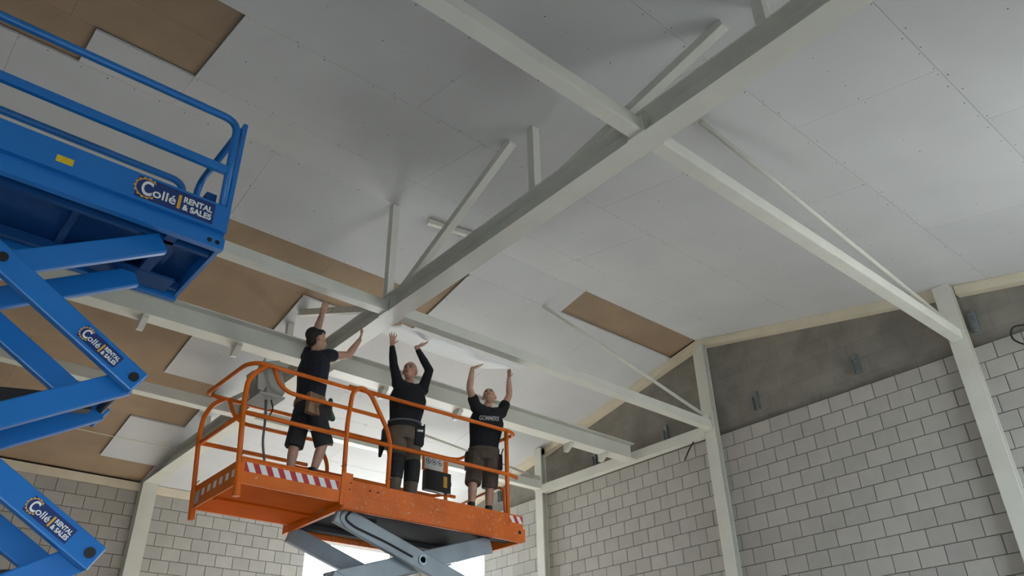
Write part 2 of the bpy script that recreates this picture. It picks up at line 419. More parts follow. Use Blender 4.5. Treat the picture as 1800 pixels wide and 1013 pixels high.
truss = empty('roof_truss', (XR, 4.27, ZB), 'white steel roof truss spanning the hall with web posts and diagonals', 'truss')
cy0, cy1 = 4.15, 4.385; cy = (cy0+cy1)/2; ch = .23
xa, xb = XE+.175, XN-.175
MB().box(xa, xb, cy0, cy1, ZB-.02, ZB-.004).build('bottom_flange', 'steel', truss)
MB().box(xa, xb, cy-.006, cy+.006, ZB-.004, ZB+ch-.016).build('chord_web', 'steel2', truss)
MB().box(xa, xb, cy0, cy1, ZB+ch-.016, ZB+ch).build('top_flange', 'steel2', truss)
zc = ZB+ch
for x in (-12.72, -9.93, -7.19, -4.53, -1.88):
    MB().box(x-.045, x+.045, cy-.045, cy+.045, zc, zr(x)+.0).build('web_post', 'steel', truss)
for x0, x1 in ((-4.86, -6.85), (-2.2, -4.2), (-9.6, -7.45), (-12.4, -10.15)):
    MB().beam((x0, cy, zr(x0)-.02), (x1, cy, zc+.03), .09, .09, (0,1,0)).build('web_diagonal', 'steel', truss)
for x in (CA, CB, -8.73, CD):
    MB().box(x-.09, x+.09, cy0+.02, cy1-.02, ZB-.004, ZB+ch-.016).build('stiffener_plate', 'steel2', truss)
MB().beam((-7.13, 4.75, 7.76), (-6.93, 5.62, 7.725), .06, .07).build('ridge_cleat', 'steel2', truss)
adopt(truss)

def tie(x, wd, ht, y0, y1, label, z=ZB):
    root = empty('tie_beam', (x, (y0+y1)/2, z), label, 'beam', 'tie beams along the hall')
    MB().box(x-wd/2, x+wd/2, y0, y1, z, z+ht).build('tube', 'steel', root, bevel=.008)
    for y in (y0+.006, y1-.006):
        MB().box(x-wd/2-.025, x+wd/2+.025, y-.006, y+.006, z-.02, z+ht+.02).build('end_plate', 'steel', root)
    adopt(root)
tie(CA, .14, .14, YB, cy0-.002, 'white steel tie beam running from upper photo edge to the truss')
tie(CA, .14, .14, cy1+.002, YG-.14, 'white steel tie beam from the truss to the tall right column')
tie(CB, .14, .14, YB, cy0-.002, 'white steel tie beam under the ridge, left of the truss, above the first worker')
tie(CB, .14, .14, cy1+.002, YG-.14, 'white steel tie beam under the ridge to the ridge column, above the held board')
tie(CD, .16, .16, YB, cy0-.002, 'slim white steel tie beam at far left below the deep beam')
tie(CD, .16, .16, cy1+.002, YG-.14, 'slim white steel tie beam to the column by the far bright corner')
def deep(y0, y1, label, stiff):
    x = -8.73; root = empty('deep_beam', (x, (y0+y1)/2, ZB), label, 'beam', 'deep steel beams along the hall')
    h0, h1 = ZB-.09, ZB+.20
    MB().box(x-.11, x+.11, y0, y1, h0, h0+.018).build('bottom_flange', 'steel', root)
    MB().box(x-.007, x+.007, y0, y1, h0+.018, h1-.018).build('web', 'steel2', root)
    MB().box(x-.11, x+.11, y0, y1, h1-.018, h1).build('top_flange', 'steel2', root)
    for y in stiff:
        MB().prism([(x-.10, h0), (x+.07, h0), (x+.07, h0-.035), (x-.05, h0-.13), (x-.10, h0-.13)], 1, y-.035, y+.035).build('hanging_lug', 'steel', root)
    adopt(root)
deep(YB, cy0-.002, 'deep white I-section beam left of the truss with hanging lugs', (-3.4, -.4, 2.0, 3.12))
deep(cy1+.002, YG-.16, 'deep white I-section beam right of the truss reaching the gable wall', (5.22, 6.5, 8.75, 9.55))
MB().box(CD+.1, CB-.11, YG-.15, YG-.004, ZT+.012, ZT+.17).build('wall_transom', 'steel', label='white steel transom lying on top of the blocks between two columns', cat='beam')
def rod(a, b, r, label):
    root = empty('brace_rod', b, label, 'brace', 'thin diagonal brace tubes')
    MB().tube([a, b], r, 8).build('tube', 'steel', root, smooth=True)
    d = (V(b)-V(a)).normalized(); e = V(b)
    MB().beam(e-d*.02, e+d*.09, .012, .09, (1,0,0)).build('end_lug', 'steel', root)
    adopt(root)
rod((-3.16, 5.23, 6.955), (CA, YG-.22, 6.37), .026, 'thin white brace tube from the ceiling to the tall right column')
rod((-7.72, 7.34, 7.665), (CB, YG-.22, 6.37), .026, 'thin white brace tube down to the ridge column')
rod((-11.55, 7.26, 6.872), (CD, YG-.22, 6.39), .026, 'thin white brace tube to the column by the far corner')

for x, l in ((-2.94, 'galvanised wall bracket right of the tall right column'), (-4.58, 'galvanised wall bracket left of the tall right column'),
             (-6.27, 'galvanised wall bracket just right of the ridge column'), (-8.09, 'galvanised wall bracket just left of the ridge column'),
             (-9.8, 'galvanised wall bracket between transom and deep beam'), (-12.57, 'galvanised wall bracket behind the orange lift rail end')):
    root = empty('wall_bracket', (x, YG+.09, 6.42), l, 'bracket', 'galvanised brackets on the upper gable wall')
    y = YG+.095
    MB().box(x-.05, x+.05, y-.006, y, 6.28, 6.57).build('back_plate', 'galv', root)
    MB().box(x+.044, x+.05, y-.07, y-.006, 6.28, 6.57).build('side_flange', 'galv', root)
    MB().box(x-.05, x-.044, y-.045, y-.006, 6.28, 6.50).build('side_flange', 'galv', root)
    for z in (6.33, 6.45, 6.52): MB().tube([(x, y-.016, z), (x, y-.006, z)], .011, 8).build('bolt', 'galv', root)
    adopt(root)
MB().tube(fillet([(-7.20, YG-.05, 6.09), (-7.36, YG-.07, 6.13), (-7.55, YG-.05, 6.0), (-7.69, YG-.05, 5.82)], .15), .011, 8).build('cable', 'rubber', smooth=True, label='short black cable end hanging left of the ridge column', cat='cable')
MB().tube(fillet([(-2.33, YG-.03, 6.09), (-2.52, YG-.08, 6.12), (-2.57, YG-.08, 5.97), (-2.45, YG-.08, 5.83), (-2.2, YG-.03, 5.78)], .12), .011, 8).build('cable', 'rubber', smooth=True, label='black cable loop on the wall at the right photo edge', cat='cable')
MB().tube([(-13.83, -2.0, zr(-13.83)-.02), (-13.86, 4.12, zr(-13.86)-.02)], .006, 6).build('laser_line', 'laser', label='thin pale tube for the projected laser line under the far left ceiling boards', cat='laser')  # projected laser light, imitated by a thin pale-coloured tube

# ================================================================ stickers
def sticker(parent, o, xd, yd, W, H, plate=True):
    """rental firm sticker: navy plate, gear, name, bar, two lines"""
    X, Y = V(xd).normalized(), V(yd).normalized(); O = V(o); Z = X.cross(Y)
    def P(a, b, c=0): return O + X*a*W + Y*b*H + Z*c
    m = MB(); n = 0
    for c in (0, .002): m.v += [tuple(P(a, b, c)) for a, b in ((0,0),(1,0),(1,1),(0,1))]
    m.f += [(4,5,6,7),(0,3,2,1),(0,1,5,4),(1,2,6,5),(2,3,7,6),(3,0,4,7)]
    pl = m.build('sticker', 'navy', parent)
    kids = []
    kids.append(text_mesh('C', H*.92, 'lettering', 'white', pl, P(.06, .20, .002), X, Y, .022*H, width=W*.135))
    kids.append(text_mesh('ollé', H*.60, 'lettering', 'white', pl, P(.205, .24, .002), X, Y, .006*H, width=W*.29))
    m = MB(); m.v += [tuple(P(a, b, c)) for c in (.002, .004) for a, b in ((.52, .14), (.56, .14), (.56, .80), (.52, .80))]
    m.f += [(4,5,6,7),(0,3,2,1),(0,1,5,4),(1,2,6,5),(2,3,7,6),(3,0,4,7)]; kids.append(m.build('bar', 'amber', pl))
    kids.append(text_mesh('RENTAL', H*.37, 'lettering', 'white', pl, P(.59, .52, .002), X, Y,   .012*H, width=W*.38))
    kids.append(text_mesh('& SALES', H*.37, 'lettering', 'white', pl, P(.59, .16, .002), X, Y,   .012*H, width=W*.38))
    m = MB(); cx, cyy = .125, .52; G = 44
    for k in range(G+1):                 # one toothed ring, open on the right
        a = .8+(2*math.pi-1.6)*k/G; e = X*math.cos(a)+Y*math.sin(a); c = P(cx, cyy, .0021)
        ro = .50 if (k//2) % 2 else .44
        m.v += [tuple(c+e*H*.405), tuple(c+e*H*ro), tuple(c+e*H*ro+Z*.001), tuple(c+e*H*.405+Z*.001)]
    for k in range(G):
        for j in range(4): q = 4*k+j; q2 = 4*k+(j+1) % 4; m.f.append((q, q2, q2+4, q+4))
    m.f += [(3,2,1,0), (4*G, 4*G+1, 4*G+2, 4*G+3)]
    kids.append(m.build('gear_emblem', 'amber', pl))
    return pl

# ================================================================ BLUE LIFT
def wheels(root, xs, ys, r, tread, m='rubber'):
    for x in xs:
        for y in ys:
            wv = MB().tube([(x-tread/2, y, r), (x-tread/2+.03, y, r), (x+tread/2-.03, y, r), (x+tread/2, y, r)], [r*.9, r, r, r*.9], 24).build('wheel', m, root)
            MB().tube([(x-tread/2-.01, y, r), (x+tread/2+.01, y, r)], r*.5, 16).build('hub', 'galv', wv)
bl = empty('scissor_lift', (-5.67, .3, 0), 'blue scissor lift with rental stickers, raised at the left photo edge', 'lift')
bx0, bx1, by0, by1 = -6.17, -5.175, -1.05, 1.61
# near and far side panels: upper panel, recessed groove, lower rail
for s, x in ((1, bx1), (-1, bx0)):
    pr = [(x, 5.36), (x, 5.13), (x-s*.04, 5.125), (x-s*.04, 5.075), (x+s*.008, 5.065), (x+s*.008, 4.965), (x-s*.05, 4.965), (x-s*.05, 5.36)]
    MB().prism([(a, b) for a, b in pr], 1, by0, by1).build('side_panel', 'blue', bl)
for y in (by0, by1):
    MB().box(bx0+.052, bx1-.052, y-(.03 if y > 0 else 0), y+(0 if y > 0 else .03), 4.985, 5.34).build('end_panel', 'blue', bl)
dk = MB().box(bx0+.052, bx1-.052, by0+.032, by1-.032, 5.13, 5.16).build('deck', 'blueshade', bl)
for y in (-.6, -.1, .62, 1.32): MB().box(bx0+.055, bx1-.055, y, y+.05, 5.06, 5.128).build('cross_member', 'blueshade', dk)
for x in (bx0+.15, bx1-.19): MB().box(x-.02, x+.02, by0+.04, by1-.04, 4.99, 5.058).build('slide_rail', 'blueshade', dk)
MB().box(bx0+.08, bx0+.30, .75, 1.5, 4.985, 5.005).build('cable_tray', 'blueshade', dk)
MB().box(bx0+.052, bx1-.052, 1.22, 1.30, 4.99, 5.058).build('end_member', 'blueshade', dk)
for y in (1.495, 1.555): MB().tube([(bx1+.004, y, 5.015), (bx1+.0095, y, 5.015)], .019, 16).build('panel_hole', 'hole', bl)
# guard rails
R_ = .032
def trail(pts, r, m, name, parent, fr=.09): return MB().tube(fillet(pts, fr), r, 10).build(name, m, parent, smooth=True)
trail([(bx1-.02, by0+.05, 5.36), (bx1-.02, by0+.05, 6.2), (bx1-.02, 1.53, 6.225), (bx1-.02, 1.545, 5.36)], R_, 'blue', 'guard_rail', bl, .12)
MB().beam((bx1-.02, by0+.05, 5.70), (bx1-.02, 1.54, 5.705), .045, .075, (1,0,0)).build('mid_rail', 'blue', bl, bevel=.008)
trail([(bx0+.02, by0+.05, 5.36), (bx0+.02, by0+.05, 6.14), (bx0+.02, 1.46, 6.14), (bx0+.02, 1.50, 5.36)], R_, 'blue', 'guard_rail', bl, .12)
MB().beam((bx0+.02, by0+.05, 5.70), (bx0+.02, 1.5, 5.705), .04, .06, (1,0,0)).build('mid_rail', 'blue', bl)
MB().beam((bx1-.03, 1.592, 5.2), (bx1-.03, 1.592, 6.23), .055, .035, (1,0,0)).build('gate_post', 'blue', bl)
MB().beam((bx0+.03, 1.575, 5.2), (bx0+.03, 1.575, 6.14), .05, .035, (1,0,0)).build('gate_post', 'blue', bl)
trail([(bx1-.03, 1.565, 6.16), (bx0+.10, 1.565, 6.14), (bx0+.04, 1.565, 5.36)], R_*.95, 'blue', 'gate_rail', bl, .14)
trail([(bx1-.03, by0+.02, 6.16), (bx0+.03, by0+.02, 6.16)], R_*.9, 'blue', 'gate_rail', bl)
trail([(bx1-.06, 1.575, 5.74), (bx1-.16, 1.57, 5.70), (bx1-.20, 1.57, 5.78)], .005, 'galv', 'latch_cable', bl)
MB().beam((bx1-.07, 1.56, 5.47), (bx1-.07, 1.60, 5.66), .05, .05, (1,0,0)).build('latch', 'blueshade', bl)
MB().box(bx1-.14, bx1-.055, 1.42, 1.50, 5.36, 5.47).build('hinge_block', 'blueshade', bl)
MB().box(bx1, bx1+.0025, .385, .495, 5.195, 5.25).build('warning_sticker', 'yellow', bl)
sticker(bl, (bx1+.0005, .915, 5.155), (0, 1, 0), (0, 0, 1), .575, .185)
# scissor arms
def scissor(root, xs_outer, xs_inner, yl, yr, zs, h, wd, m, pin, cross=True):
    for k in range(len(zs)-1):
        zt, zb = zs[k], zs[k+1]
        for x in xs_outer: MB().beam((x, yl-.02, zt+.01), (x, yr+.05, zb-.03), wd, h, (1,0,0)).build('scissor_arm', m, root, bevel=.012)
        for x in xs_inner: MB().beam((x, yr, zt), (x, yl, zb), wd, h, (1,0,0)).build('scissor_arm', m, root, bevel=.012)
        ym, zm = (yl+yr)/2, (zt+zb)/2
        if cross:
            MB().tube([(min(xs_outer)-.05, ym, zm), (max(xs_outer)+.05, ym, zm)], pin, 14).build('pivot_pin', 'black' if m == 'blue' else 'galv', root)
            for y, z in ((yl, zb), (yr, zb)):
                MB().tube([(min(xs_outer)-.045, y, z), (max(xs_outer)+.045, y, z)], pin, 14).build('pivot_pin', 'black' if m == 'blue' else 'galv', root)
ZL = [4.97, 3.84, 2.71, 1.58, .52]
scissor(bl, (-5.28, -6.06), (-5.37, -5.97), -.63, 1.23, ZL, .165, .065, 'blue', .032)
for z0, z1 in zip(ZL[1:], ZL[2:]):
    MB().beam((-5.67, 1.1, z0-.09), (-5.67, -.3, (z0+z1)/2+.26), .10, .10, (1,0,0)).build('hydraulic_cylinder', 'black', bl)
d = V((0, 1.86, -1.13)).normalized(); up = V((0, d.z*-1, d.y))
up = V((0, -d.z, d.y))
for zc_, t in ((3.84, .42), (2.71, .43)):
    e = V((-5.2465, 1.23, zc_)); sticker(bl, e - d*(t+.02) - up*.05, d, up, .31, .10)
MB().box(-6.15, -5.2, -1.1, 1.65, .30, .50).build('chassis', 'blue', bl, bevel=.01)
wheels(bl, (-6.2, -5.14), (-.7, 1.25), .2, .12)
adopt(bl)

# ================================================================ ORANGE LIFT
ol = empty('scissor_lift', (-7.99, 5.2, 0), 'orange scissor lift carrying three workers', 'lift')
ox0, ox1, oy0, oy1 = -8.66, -7.33, 3.98, 6.47
zb_, zd = 3.89, 4.18
for x, s in ((ox1, -1), (ox0, 1)):
    fa = MB().box(x, x+s*.04, oy0, oy1, zb_, 4.21).build('side_fascia', 'orangeworn', ol, bevel=.006)
    MB().box(x-s*.016, x, oy0+.01, oy1+.02, zb_+.005, 4.05).build('lower_rail', 'orangeworn', fa, bevel=.005)
for y, s in ((oy0, 1), (oy1, -1)):
    MB().box(ox0+.042, ox1-.042, y, y+s*.04, zb_, 4.10).build('end_fascia', 'orange', ol)
MB().box(ox0+.042, ox1-.042, oy0+.042, oy1-.042, 4.15, zd).build('deck', 'under', ol)
MB().box(ox0+.042, ox1-.042, oy0+.042, oy1-.042, 3.99, 4.0).build('underside_plate', 'under', ol)
for x in (-8.45, -7.56): MB().box(x-.05, x+.05, oy0+.05, oy1-.05, 3.93, 3.985).build('slide_rail', 'under', ol)
MB().box(-8.2, -7.9, 4.6, 4.75, 3.94, 3.985).build('cross_member', 'under', ol)
MB().tube([(ox1+.017, 6.40, 4.0), (ox1+.019, 6.40, 4.0)], .022, 16).build('panel_hole', 'hole', ol)
MB().box(-7.86, -7.70, oy0-.003, oy0-.0005, 3.96, 4.045).build('label', 'paleprint', ol)
# hinge plate with bolts at the corner
MB().box(ox1+.001, ox1+.012, oy0-.03, oy0+.10, 3.93, 4.27).build('hinge_plate', 'orange', ol)
for y, z in ((4.06, 4.17), (4.05, 4.10), (4.30, 4.13), (4.40, 4.13)): MB().tube([(ox1, y, z), (ox1+.016, y, z)], .008, 8).build('bolt', 'hole', ol)
MB().tube([(ox1+.012, 4.06, 4.0), (ox1+.02, 4.06, 4.0)], .03, 16).build('boss', 'orange', ol)
# extension deck
ey0, ey1, ex0 = 2.86, 4.62, -8.5
MB().box(ex0+.03, ox1-.03, ey0+.02, 3.955, 3.955, 3.985).build('extension_deck', 'orangedeck', ol)
MB().box(-7.98, -7.93, ey0+.03, 3.95, 3.935, 3.953).build('deck_seam_rib', 'orangedeck', ol)
MB().box(ox1-.028, ox1-.0, ey0, 3.96, 3.955, 4.20).build('extension_side', 'orange', ol, bevel=.005)
MB().box(ex0, ex0+.028, ey0, 3.96, 3.955, 4.20).build('extension_side', 'orange', ol)
MB().box(ex0+.03, ox1-.03, ey0, ey0+.018, 3.955, 4.20).build('extension_toe_board', 'orange', ol)
MB().box(ex0+.03, ox1-.06, ey0+.02, 3.955, 4.15, zd).build('extension_floor', 'under', ol)
MB().box(ox1-.05, ox1+.006, ey0-.01, 3.95, 4.20, 4.215).build('floor_edge', 'orange', ol)
def stripes(parent, y0, y1, z0, z1, x, n, axis='y', slant=.05):
    pl = MB().box(x, x+.0015, y0, y1, z0, z1).build('hazard_sticker', 'red', parent)
    st = (y1-y0)/n
    for i in range(n):
        a = y0+st*i+slant*.2; b = a+st*.5
        MB().prism([(a+slant*.9, z0), (min(b+slant*.9, y1), z0), (b, z1), (a, z1)], 0, x+.0016, x+.003).build('white_stripe', 'white', pl)
stripes(ol, 2.90, 3.93, 4.075, 4.165, ox1+.0005, 8)
stripes(ol, 6.24, 6.46, 4.11, 4.19, ox1+.0005, 2)
for i in range(6):
    x = -7.45-.15*i
    MB().box(x-.07, x, ey0-.003, ey0-.001, 4.05, 4.12).build('white_stripe', 'white', ol)
MB().box(-8.44, -8.33, ey0-.003, ey0-.001, 3.99, 4.12).build('label', 'paleprint', ol)
# guard rails: extension part
r = .024; nx_, fx_ = ox1-.03, ex0+.02
trail([(nx_, 2.87, 3.84), (nx_, 2.80, 4.72), (nx_, 2.80, 5.0), (nx_, 2.86, 5.11), (nx_, 2.97, 5.22)], r*1.15, 'orange', 'extension_post', ol)
MB().tube([(nx_, 2.875, 3.83), (nx_, 2.85, 4.15)], .036, 12).build('post_sleeve', 'orange', ol)
MB().tube([(fx_, 2.875, 3.85), (fx_, 2.85, 4.15)], .036, 12).build('post_sleeve', 'orange', ol)
trail([(fx_, 2.87, 3.84), (fx_, 2.79, 4.75), (fx_, 2.80, 4.97), (fx_, 2.87, 5.13), (fx_, 2.98, 5.22)], r*1.1, 'orange', 'extension_post', ol)
trail([(nx_, 4.0, 5.235), (nx_, 2.88, 5.235), (nx_-.12, 2.80, 5.235), (fx_+.04, 2.78, 5.235), (fx_, 2.88, 5.235), (fx_, 4.1, 5.235)], r, 'orange', 'extension_top_rail', ol, .1)
trail([(nx_, 4.0, 4.68), (nx_, 2.82, 4.67)], r, 'orange', 'extension_mid_rail', ol)
trail([(nx_, 2.82, 4.67), (fx_, 2.82, 4.67)], r, 'orange', 'extension_mid_rail', ol)
trail([(fx_, 2.82, 4.67), (fx_, 4.1, 4.68)], r, 'orange', 'extension_mid_rail', ol)
for x in (nx_, fx_):
    trail([(x-.0, 3.06, 5.22), (x, 3.14, 5.06), (x, 3.26, 4.995), (x, 4.40, 5.0)], r*.95, 'orange', 'sliding_rail', ol)
    MB().tube([(x-.07, 2.86, 4.22), (x+.07, 2.86, 4.24)], .006, 6).build('locking_pin', 'galv', ol)
# main part
nx_, fx_ = ox1-.02, ox0+.02
trail([(nx_, 3.95, 5.255), (nx_, 6.30, 5.27), (nx_-.05, 6.42, 5.27), (fx_+.05, 6.42, 5.26), (fx_, 6.30, 5.26), (fx_, 3.9, 5.25)], r, 'orange', 'top_rail', ol, .07)
trail([(nx_, 3.95, 4.69), (nx_, 6.32, 4.70), (nx_-.05, 6.44, 4.70)], r, 'orange', 'mid_rail', ol, .06)
trail([(fx_, 3.95, 4.69), (fx_, 6.05, 4.69), (fx_, 6.2, 4.74), (fx_, 6.4, 4.74)], r, 'orange', 'mid_rail', ol, .06)
trail([(nx_, 3.99, 4.05), (nx_, 3.97, 4.83), (nx_, 4.0, 5.2), (nx_, 4.10, 5.29), (nx_, 4.23, 5.24), (nx_, 4.47, 4.88), (nx_, 4.53, 4.72), (nx_, 4.53, 4.19)], r*1.05, 'orange', 'gate_loop', ol, .06)
trail([(nx_, 6.24, 5.26), (nx_, 6.25, 4.08)], r*1.1, 'orange', 'corner_post', ol)
trail([(fx_, 6.24, 5.26), (fx_, 6.25, 4.08)], r*1.1, 'orange', 'corner_post', ol)
trail([(fx_, 4.0, 5.25), (fx_, 4.0, 4.08)], r, 'orange', 'corner_post', ol)
trail([(fx_, 4.1, 5.25), (fx_, 4.22, 5.2), (fx_, 4.45, 4.8), (fx_, 4.45, 4.1)], r, 'orange', 'gate_loop', ol)
trail([(fx_+.05, 6.44, 4.62), (-7.74, 6.42, 4.66), (-7.62, 6.42, 4.60), (-7.60, 6.42, 4.15)], r*.9, 'orange', 'end_mid_rail', ol, .08)
MB().tube([(nx_-.05, 4.53, 4.3), (nx_+.06, 4.53, 4.31)], .007, 6).build('locking_pin', 'galv', ol)
MB().tube([(nx_-.06, 3.98, 4.36), (nx_+.06, 3.98, 4.34)], .007, 6).build('locking_pin', 'galv', ol)
# document box and sign on the far rail
dx = fx_+.03
MB().box(dx, dx+.012, 5.82, 6.22, 5.0, 5.255).build('sign_frame', 'orange', ol)
sg = MB().box(dx+.0125, dx+.018, 5.85, 6.16, 5.03, 5.21).build('sign_plate', 'white', ol)
for i in range(3):
    yc = 5.91+.095*i
    ring = MB(); n = 20
    for rr_ in (.034, .042): ring.v += [(dx+.0195, yc+rr_*math.cos(2*math.pi*k/n), 5.14+rr_*math.sin(2*math.pi*k/n)) for k in range(n)]
    ring.f += [(k, (k+1) % n, n+(k+1) % n, n+k) for k in range(n)]
    o_ = ring.build('ring_mark', 'black', sg)
    MB().beam((dx+.0195, yc-.026, 5.166), (dx+.0195, yc+.026, 5.114), .001, .006, (1,0,0)).build('slash_mark', 'black', sg)
    MB().box(dx+.0185, dx+.0192, yc-.012, yc+.012, 5.125, 5.15).build('pictogram', 'black', sg)
db = MB().box(dx+.0, dx+.10, 5.83, 6.24, 4.72, 4.995).build('document_box', 'black', ol, bevel=.012)
MB().box(dx+.1005, dx+.102, 6.11, 6.17, 4.79, 4.94).build('yellow_label', 'amber', db)
MB().box(dx+.03, dx+.075, 6.24, 6.26, 4.83, 4.89).build('catch', 'black', db)
MB().tube([(dx+.02, 6.19, 4.72), (dx+.02, 6.2, 4.55), (fx_, 6.24, 4.5)], .012, 8).build('box_stay', 'orange', db)
# control box hung on the extension's front rail
cb = MB().prism([(3.03, 5.35), (3.17, 5.38), (3.29, 5.08), (3.25, 4.99), (3.07, 4.99)], 0, -7.80, -7.50).build('control_box', 'greybox', ol, bevel=.01)
MB().prism([(2.95, 5.28), (3.02, 5.36), (3.10, 5.05), (3.04, 4.99)], 0, -7.83, -7.815).build('side_guard', 'greybox', cb)
MB().prism([(2.93, 5.26), (2.99, 5.37), (3.07, 5.10), (3.02, 4.99), (2.96, 5.0)], 0, -7.485, -7.47).build('side_guard', 'greybox', cb)
MB().box(-7.82, -7.45, 2.98, 3.26, 4.955, 4.975).build('mounting_plate', 'greybox', cb)
MB().prism([(3.08, 5.385), (3.18, 5.42), (3.30, 5.36), (3.17, 5.36)], 0, -7.75, -7.55).build('joystick_guard', 'greybox', cb)
trail([(-7.6, 3.12, 4.955), (-7.59, 3.14, 4.75), (-7.6, 3.15, 4.5), (-7.58, 3.22, 4.2)], .013, 'tape', 'control_cable', cb)
trail([(-7.56, 3.16, 4.955), (-7.54, 3.19, 4.85), (-7.58, 3.17, 4.78)], .008, 'rubber', 'control_cable', cb)
# scissor pack
ZO = [3.87, 3.20, 2.53, 1.86, 1.19, .55]
scissor(ol, (-7.47, -8.52), (-7.58, -8.41), 4.02, 6.15, ZO, .20, .07, 'greyarm', .035)
for z in (3.535, 2.865):
    MB().tube([(-7.435, 5.085, z), (-7.42, 5.085, z)], .055, 18).build('pivot_cap', 'galv', ol)
    MB().tube([(-8.4, 5.085, z), (-7.6, 5.085, z)], .06, 14).build('cross_tube', 'greyarm', ol)
MB().beam((-8.0, 4.35, 3.15), (-8.0, 5.3, 3.62), .15, .15, (1,0,0)).build('hydraulic_cylinder', 'greyarm', ol, bevel=.03)
MB().beam((-8.0, 4.35, 1.8), (-8.0, 5.3, 2.3), .15, .15, (1,0,0)).build('hydraulic_cylinder', 'greyarm', ol, bevel=.03)
trail([(-7.43, 4.16, 3.92), (-7.43, 4.08, 3.83), (-7.43, 4.2, 3.76), (-7.43, 4.6, 3.66), (-7.43, 4.95, 3.55)], .012, 'rubber', 'hose', ol)
trail([(-7.43, 4.10, 3.93), (-7.43, 4.02, 3.84), (-7.43, 4.1, 3.74)], .009, 'galv', 'hose', ol)
MB().box(-8.6, -7.4, 3.9, 6.3, .35, .55).build('chassis', 'orange', ol, bevel=.01)
wheels(ol, (-8.62, -7.36), (4.3, 5.9), .24, .16)
adopt(ol)

# ================================================================ held plasterboard strip (slightly bowed)
hb = MB(); n = 14
for i in range(n+1):
    t = i/n; bow = math.sin(math.pi*t)
    for k, (x, z) in enumerate(((-7.86, 6.365), (-7.105, 6.093), (-7.101, 6.105), (-7.856, 6.377))):
        y = (4.43+1.86*t) if k in (0, 3) else (4.43+1.88*t)
        hb.v.append((x-(.0 if k in (1, 2) else .03*bow), y, z-.02*bow-.02*t))
for i in range(n):
    for k in range(4): a = 4*i+k; b = 4*i+(k+1) % 4; hb.f.append((a, b, b+4, a+4))
hb.f += [(3,2,1,0), (4*n, 4*n+1, 4*n+2, 4*n+3)]
hb.build('plasterboard_strip', 'newboard', label='white plasterboard strip held up under the beam by two workers', cat='board')

# ================================================================ PEOPLE
class Blob:
    def __init__(s): s.bm = bmesh.new()
    def loft(s, pts, rad, side=None, seg=14, caps=True):
        pts = [V(p) for p in pts]; rings = []
        for i, p in enumerate(pts):
            d = (pts[min(i+1, len(pts)-1)]-pts[max(i-1, 0)]).normalized()
            sd = V(side) if side is not None else (V((1,0,0)) if abs(d.x) < .8 else V((0,1,0)))
            sd = (sd-d*sd.dot(d)).normalized(); fw = d.cross(sd)
            a, b = rad[i] if isinstance(rad[i], (tuple, list)) else (rad[i], rad[i])
            rings.append([s.bm.verts.new(p+sd*math.cos(2*math.pi*k/seg)*a+fw*math.sin(2*math.pi*k/seg)*b) for k in range(seg)])
        for A, B in zip(rings, rings[1:]):
            for k in range(seg): s.bm.faces.new((A[k], A[(k+1) % seg], B[(k+1) % seg], B[k]))
        s.bm.faces.new(rings[0][::-1]); s.bm.faces.new(rings[-1])
        if caps:
            for i in (0, -1):
                if not isinstance(rad[i], (tuple, list)): s.ball(pts[i], rad[i])
        return s
    def ball(s, c, r, axes=None):
        m = Matrix.Identity(4)
        if axes:
            X, Y, Z = [V(a).normalized() for a in axes]
            m = Matrix((X, Y, Z)).transposed().to_4x4()
        rr = r if isinstance(r, (tuple, list)) else (r, r, r)
        m = Matrix.Translation(V(c)) @ m @ Matrix.Diagonal((*rr, 1))
        bmesh.ops.create_uvsphere(s.bm, u_segments=16, v_segments=10, radius=1, matrix=m); return s
    def boxo(s, c, half, axes):
        X, Y, Z = [V(a).normalized() for a in axes]
        m = Matrix.Translation(V(c)) @ Matrix((X, Y, Z)).transposed().to_4x4() @ Matrix.Diagonal((half[0]*2, half[1]*2, half[2]*2, 1))
        bmesh.ops.create_cube(s.bm, size=1, matrix=m); return s
    def build(s, name, m, parent, voxel=.008, smooth=4, remesh=True):
        me = bpy.data.meshes.new(name); bmesh.ops.recalc_face_normals(s.bm, faces=s.bm.faces); s.bm.to_mesh(me); s.bm.free()
        o = bpy.data.objects.new(name, me); COL.objects.link(o)
        if remesh:
            md = o.modifiers.new('r', 'REMESH'); md.mode = 'VOXEL'; md.voxel_size = voxel; md.use_smooth_shade = True
            if smooth: ms = o.modifiers.new('s', 'SMOOTH'); ms.iterations = smooth; ms.factor = .5
            dg = bpy.context.evaluated_depsgraph_get(); dg.update()
            m2 = bpy.data.meshes.new_from_object(o.evaluated_get(dg)); o.modifiers.clear(); o.data = m2; me = m2
        me.materials.clear(); me.materials.append(M[m])
        for p in me.polygons: p.use_smooth = True
        o.parent = parent; return o
def lerp(a, b, t): return V(a)*(1-t)+V(b)*t

